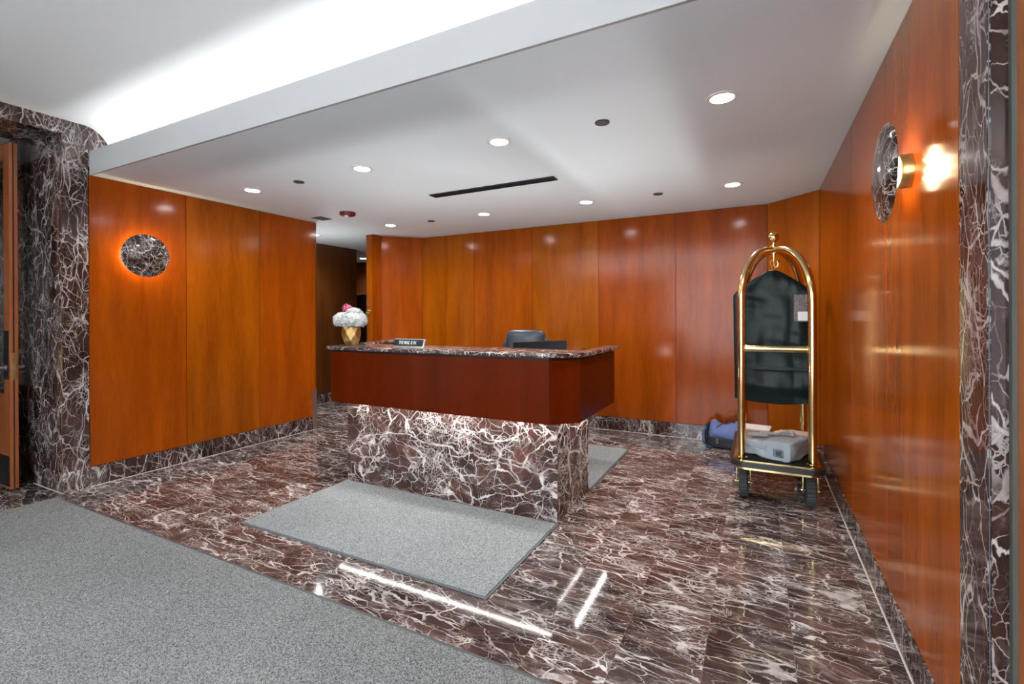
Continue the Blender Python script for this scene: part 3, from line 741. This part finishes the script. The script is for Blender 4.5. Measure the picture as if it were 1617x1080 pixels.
# ------------------------------------------------------------------ garment bag
gb = thing('garment_bag', 'dark green black nylon garment bag hanging inside the luggage cart', 'garment bag', (.105, 4.13, .63))
def gbag():
    b = BM(); NL, NK = 70, 72; rings = []
    for i in range(NL+1):
        t = i/NL; z = 1.01*t                       # 0 bottom .. 1.01 top
        zz = .63+z
        if zz < 1.46: hw = .262+.012*(zz-.63)
        else:
            s = (zz-1.46)/(1.64-1.46); hw = .272*(1-s)**.62*.90+.272*.10*(1-s)+.045*s
            hw = .045+(.272-.045)*(1-s**1.25)
        th = .052*min(1, .25+t*6)*(1 if zz < 1.46 else max(.32, 1-((zz-1.46)/.18)**2*.75))
        th *= 1+.12*math.exp(-((zz-.80)/.1)**2)
        rr = []
        for k in range(NK):
            a = 2*PI*k/NK; ca, sa = math.cos(a), math.sin(a)
            x = hw*math.copysign(abs(ca)**.7, ca); y = th*math.copysign(abs(sa)**.75, sa)
            q = Vector((x*7, y*4, zz*1.7)); fold = noise.noise(q)*.024+noise.noise(Vector((x*20, 3, zz*4)))*.011
            fold += .010*noise.noise(Vector((x*5+zz*9, 1, zz*11)))
            y += fold*(1 if sa < 0 else .5)*min(1, abs(sa)*2)
            if .895 < zz < .93 and sa < -.2: y -= .008
            dz = .030*(x/.27)**2*(1-t)**3
            rr.append(b.verts.new((x, y, z+dz)))
        rings.append(rr)
    for A, B in zip(rings, rings[1:]):
        for k in range(NK): b.faces.new((A[k], A[(k+1) % NK], B[(k+1) % NK], B[k]))
    b.faces.new(rings[0][::-1]); b.faces.new(rings[-1])
    bmesh.ops.recalc_face_normals(b, faces=b.faces[:])
    return b
obj('body', gbag(), M['bag'], gb, True)
obj('neck_ring', lathe(BM(), [(.010, 0), (.032, 0), (.034, .006), (.010, .008)], 24, Matrix.Translation((0, 0, 1.012))), M['brass2'], gb, True)
obj('hanger_hook', tube(BM(), [(0, 0, .98), (0, 0, 1.045), (-.014, 0, 1.065), (-.012, 0, 1.085), (.003, 0, 1.092)], .004, 8), M['brass2'], gb, True)
pk = obj('clear_pocket', box(BM(), .136, .250, -.079, -.074, .625, .825, .001), M['net'], gb); pk['label'] = 'speckled clear pocket on the bag front'
cd = obj('card', box(BM(), .160, .252, -.0825, -.0795, .634, .700, .0005), M['card'], pk); cd['label'] = 'pale grey card in the pocket'
obj('hem_band', box(BM(), -.225, .225, -.069, -.064, .262, .290, .002), M['bag'], gb)

# ------------------------------------------------------------------ parcels on the deck
def lump(w, d, h, amp, seed, cuts=18, e=9., flat=False):
    b = BM(); bmesh.ops.create_cube(b, size=1); bmesh.ops.subdivide_edges(b, edges=b.edges[:], cuts=cuts, use_grid_fill=True)
    for v in b.verts:
        x, y, z = v.co*2; s = (abs(x)**e+abs(y)**e+abs(z)**e)**(1/e); n = v.co*2/s
        p = Vector((n.x*w/2, n.y*d/2, n.z*h/2))
        q = Vector((p.x*9+seed, p.y*9, p.z*12)); r1 = abs(noise.noise(q)); r2 = abs(noise.noise(q*2.7)); r3 = noise.noise(q*.6)
        k = amp*(.9*r1+.5*r2+.8*r3-.5)
        nn = n.normalized()
        p += nn*k
        p.z = max(p.z, -h/2)
        v.co = p+Vector((0, 0, h/2))
    return b
gp = thing('grey_mailer', 'crumpled grey plastic mailer parcel with a barcode at the front of the cart deck', 'parcel', (.118, 3.968, DT+.0005), math.radians(-25))
b = lump(.355, .345, .140, .020, 3.1, 26, 14.)
for v in b.verts:                                   # the parcel thins towards its left
    v.co.z *= .90+.10*(v.co.x/.18)
    if v.co.y < -.16 and v.co.x > .0: v.co.y = -.172
obj('film', b, M['poly'], gp, True)
bm = BM(); y = -.1745
for x0, x1, z0, z1 in ((.06, .125, .028, .031), (.06, .125, .075, .078), (.06, .063, .028, .078), (.122, .125, .028, .078)): box(bm, x0, x1, y-.001, y, z0, z1)
xx = .070
rnd = random.Random(4)
while xx < .116:
    w = rnd.choice((.0018, .003, .0045)); box(bm, xx, xx+w, y-.001, y, .036, .070); xx += w+rnd.choice((.0015, .0025))
o = obj('barcode', bm, M['ink'], gp); o['label'] = 'black framed barcode'
for v in o.data.vertices: v.co.x += .0
bm = BM()
for (x, y, w, d, a) in ((-.10, -.06, .12, .07, .5), (-.03, .02, .10, .05, -.3), (.06, .04, .09, .035, .2)):
    b = BM(); bmesh.ops.create_grid(b, x_segments=6, y_segments=4, size=.5)
    for v in b.verts:
        v.co = Vector((v.co.x*w, v.co.y*d, .010*abs(noise.noise(Vector((v.co.x*4+x*30, v.co.y*4, 2.))))+.004+.012*(v.co.y+.5)*(v.co.x+.5)))
    bmesh.ops.transform(b, matrix=Matrix.Translation((x, y, .136+.014*(x/.18))) @ Matrix.Rotation(a, 4, 'Z'), verts=b.verts[:])
    bmesh.ops.solidify(b, geom=b.faces[:], thickness=.0015); merge(bm, b)
obj('folded_film', bm, M['poly'], gp, True)

cbx = thing('cardboard_box', 'small tan cardboard box with white top at the back left of the cart', 'box', (-.012, 4.385, DT+.0005), math.radians(-6))
obj('carton', box(BM(), -.105, .105, -.09, .09, 0, .085, .002), M['box'], cbx)
obj('white_lid', box(BM(), -.108, .108, -.093, .093, .0855, .098, .002), M['boxwhite'], cbx)
kp = thing('paper_mailer', 'pale tan paper mailer parcel behind the grey mailer on the cart', 'parcel', (.236, 4.36, DT+.0005), math.radians(-14))
obj('wrapper', lump(.25, .26, .085, .020, 7.7, 16, 5.), M['kraft'], kp, True)
lb = obj('shipping_label', box(BM(), -.075, .025, -.07, .0, .0925, .0935), M['boxwhite'], kp); lb['label'] = 'white shipping label'
for k in range(3): obj('print_line', box(BM(), -.06+.01*k, .01-.01*k, -.058+k*.02, -.052+k*.02, .0936, .0940), M['ink'], lb)

# ------------------------------------------------------------------ duffel bag on the floor
db = thing('duffel_bag', 'blue and black canvas duffel bag on the floor behind the luggage cart', 'bag', (-.245, 5.165, .0005), math.radians(-8)); db.scale = (.85, 1, 1)
def duffel_body():
    b = BM(); N, K = 26, 36; rings = []
    for i in range(N+1):
        t = i/N; x = -.23+.46*t
        e = min(1, 8*t, 8*(1-t))**.4 if 0 < t < 1 else .35
        hh = .115+.022*math.cos(t*9)+.006*noise.noise(Vector((t*7, 0, 0)))
        rr = []
        for k in range(K):
            a = 2*PI*k/K; y = .115*math.cos(a)*e; z = .130+hh*math.sin(a)*(.7+.3*e)
            z += .012*noise.noise(Vector((x*9, y*14, z*9)))
            rr.append(b.verts.new((x+.03*math.sin(a)*(1-t), y+.012*noise.noise(Vector((x*11, y*9, z*12+4))), max(z, .02))))
        rings.append(rr)
    for A, B in zip(rings, rings[1:]):
        for k in range(K): b.faces.new((A[k], A[(k+1) % K], B[(k+1) % K], B[k]))
    b.faces.new(rings[0][::-1]); b.faces.new(rings[-1]); bmesh.ops.recalc_face_normals(b, faces=b.faces[:])
    return b
obj('canvas_body', duffel_body(), M['blue'], db, True)
obj('base_panel', lump(.47, .255, .125, .010, 2.2, 14, 6.), M['navy'], db, True)
obj('end_cap', lump(.05, .20, .21, .010, 5.2, 10, 4.), M['navy'], db, True, loc=(-.235, 0, .01))
obj('carry_handle', tube(BM(), [(-.03, -.03, .235), (-.025, -.035, .27), (.0, -.04, .287), (.04, -.04, .28), (.07, -.03, .24)], .007, 10), M['navy'], db, True)
obj('shoulder_strap', tube(BM(), [(-.235, -.10, .20), (-.262, -.125, .13), (-.255, -.14, .06), (-.215, -.150, .018), (-.15, -.150, .012)], .020, 10, True, .25), M['bluestrap'], db, True)
for x in (-.10, .09):
    obj('buckle', box(BM(), x-.016, x+.016, -.142, -.127, .05, .10, .003), M['plate'], db)
obj('zip', tube(BM(), [(-.12, -.09, .20), (-.07, -.05, .236), (-.02, -.03, .248)], .004, 8), M['black'], db, True)

# ------------------------------------------------------------------ light
def lamp(kind, name, loc, energy, col=(1, 1, 1), rot=(0, 0, 0), **kw):
    d = bpy.data.lights.new(name, kind); d.energy = energy; d.color = col
    for k, v in kw.items(): setattr(d, k, v)
    o = bpy.data.objects.new(name, d); C.objects.link(o); o.location = loc; o.rotation_euler = rot; return o
for x, y, lab in spots8:
    e = 54 if x > -4.5 else 110
    lamp('SPOT', 'downlight_beam', (x, y, H-.012), e, (1, .965, .92), spot_size=math.radians(150), spot_blend=.9, shadow_soft_size=.05)
# hidden cove strip behind the fascia
lamp('AREA', 'cove_strip_light', ((XL+XR)/2, 1.872, 2.535), 10.5, (1, .985, .97), (PI, 0, 0), shape='RECTANGLE', size=5.0, size_y=.03)
# added unseen cove strip over the rear window, brightening the high ceiling
lamp('AREA', 'cove_strip_light', ((XL+XR)/2, -2.25, 2.57), 200, (1, .985, .97), (PI, 0, 0), shape='RECTANGLE', size=4.8, size_y=.05)
# under-apron strips
lamp('AREA', 'desk_strip_light', (-2.0, 2.705, .658), 3.2, (1, .95, .90), shape='RECTANGLE', size=1.86, size_y=.006)
lamp('AREA', 'desk_strip_light', (-1.03, 3.2, .658), 1.7, (1, .95, .90), shape='RECTANGLE', size=.006, size_y=.66)
# added fill bars hidden behind the counter, brightening the low ceiling
lamp('AREA', 'fill_bar_light', (-2.45, 3.235, .778), 12, (1, .985, .97), (PI, 0, 0), shape='RECTANGLE', size=.52, size_y=.06)
lamp('AREA', 'fill_bar_light', (-1.195, 3.48, .778), 17, (1, .985, .97), (PI, 0, 0), shape='RECTANGLE', size=.06, size_y=.34)
# added fill lamp without fixture, unseen in the hall, lifting the low ceiling
lamp('AREA', 'hall_fill_light', (-5.15, 4.25, 1.45), 7, (1, .99, .98), (PI, 0, 0), shape='DISK', size=.3)
# sconce lamps
for sx, bx, by in ((1, XL, 2.118), (-1, XR, 2.172)):
    lamp('AREA', 'sconce_glow', (bx+sx*.0652, by, 1.819), 2.2 if sx > 0 else 1.1, (1, .76, .45), (0, sx*PI/2, 0), shape='DISK', size=.27 if sx > 0 else .16)
    for k in range(4):
        a = PI/2*k+.4
        lamp('POINT', 'sconce_bulb', (bx+sx*.056, by+.03*math.cos(a), 1.819+.03*math.sin(a)), 1.9 if sx > 0 else .6, (1, .74, .42), shadow_soft_size=.006)
# added fill lamps behind the photographer, with no fixtures
for x in (-3.6, -1.9, -.3):
    lamp('SPOT', 'corridor_fill', (x, -.9, HZ-.01), 62, (1, .97, .93), spot_size=math.radians(105), spot_blend=.8, shadow_soft_size=.08)

wd = bpy.data.worlds.new('World'); sc.world = wd; wd.use_nodes = True
bg = wd.node_tree.nodes['Background']; bg.inputs[0].default_value = (.86, .92, 1., 1); bg.inputs[1].default_value = 11.0

# ------------------------------------------------------------------ camera
cd = bpy.data.cameras.new('Camera'); cam = bpy.data.objects.new('Camera', cd); C.objects.link(cam); sc.camera = cam
D = Vector((-0.45835422, 0.88876805, -0.00165981)); R = Vector((0.88876505, 0.45834509, -0.00405787)); U = Vector((0.00284574, 0.00333512, 0.99999039))
mw = Matrix((R, U, -D)).transposed().to_4x4(); mw.translation = (0, 0, 1.3); cam.matrix_world = mw
cd.sensor_fit = 'HORIZONTAL'; cd.sensor_width = 36.; cd.lens = 750.56/1617*36
cd.shift_x = -(808.33-808.5)/1617; cd.shift_y = -(540-501.55)/1617
cd.clip_start = .02

sc.view_settings.view_transform = 'Standard'; sc.view_settings.look = 'None'; sc.view_settings.exposure = .08; sc.view_settings.gamma = 1.; sc.view_settings.use_curve_mapping = False
cy = sc.cycles
cy.max_bounces = 10; cy.diffuse_bounces = 6; cy.glossy_bounces = 5; cy.sample_clamp_indirect = 40.; cy.caustics_reflective = True; cy.blur_glossy = .5
cy.use_denoising = True
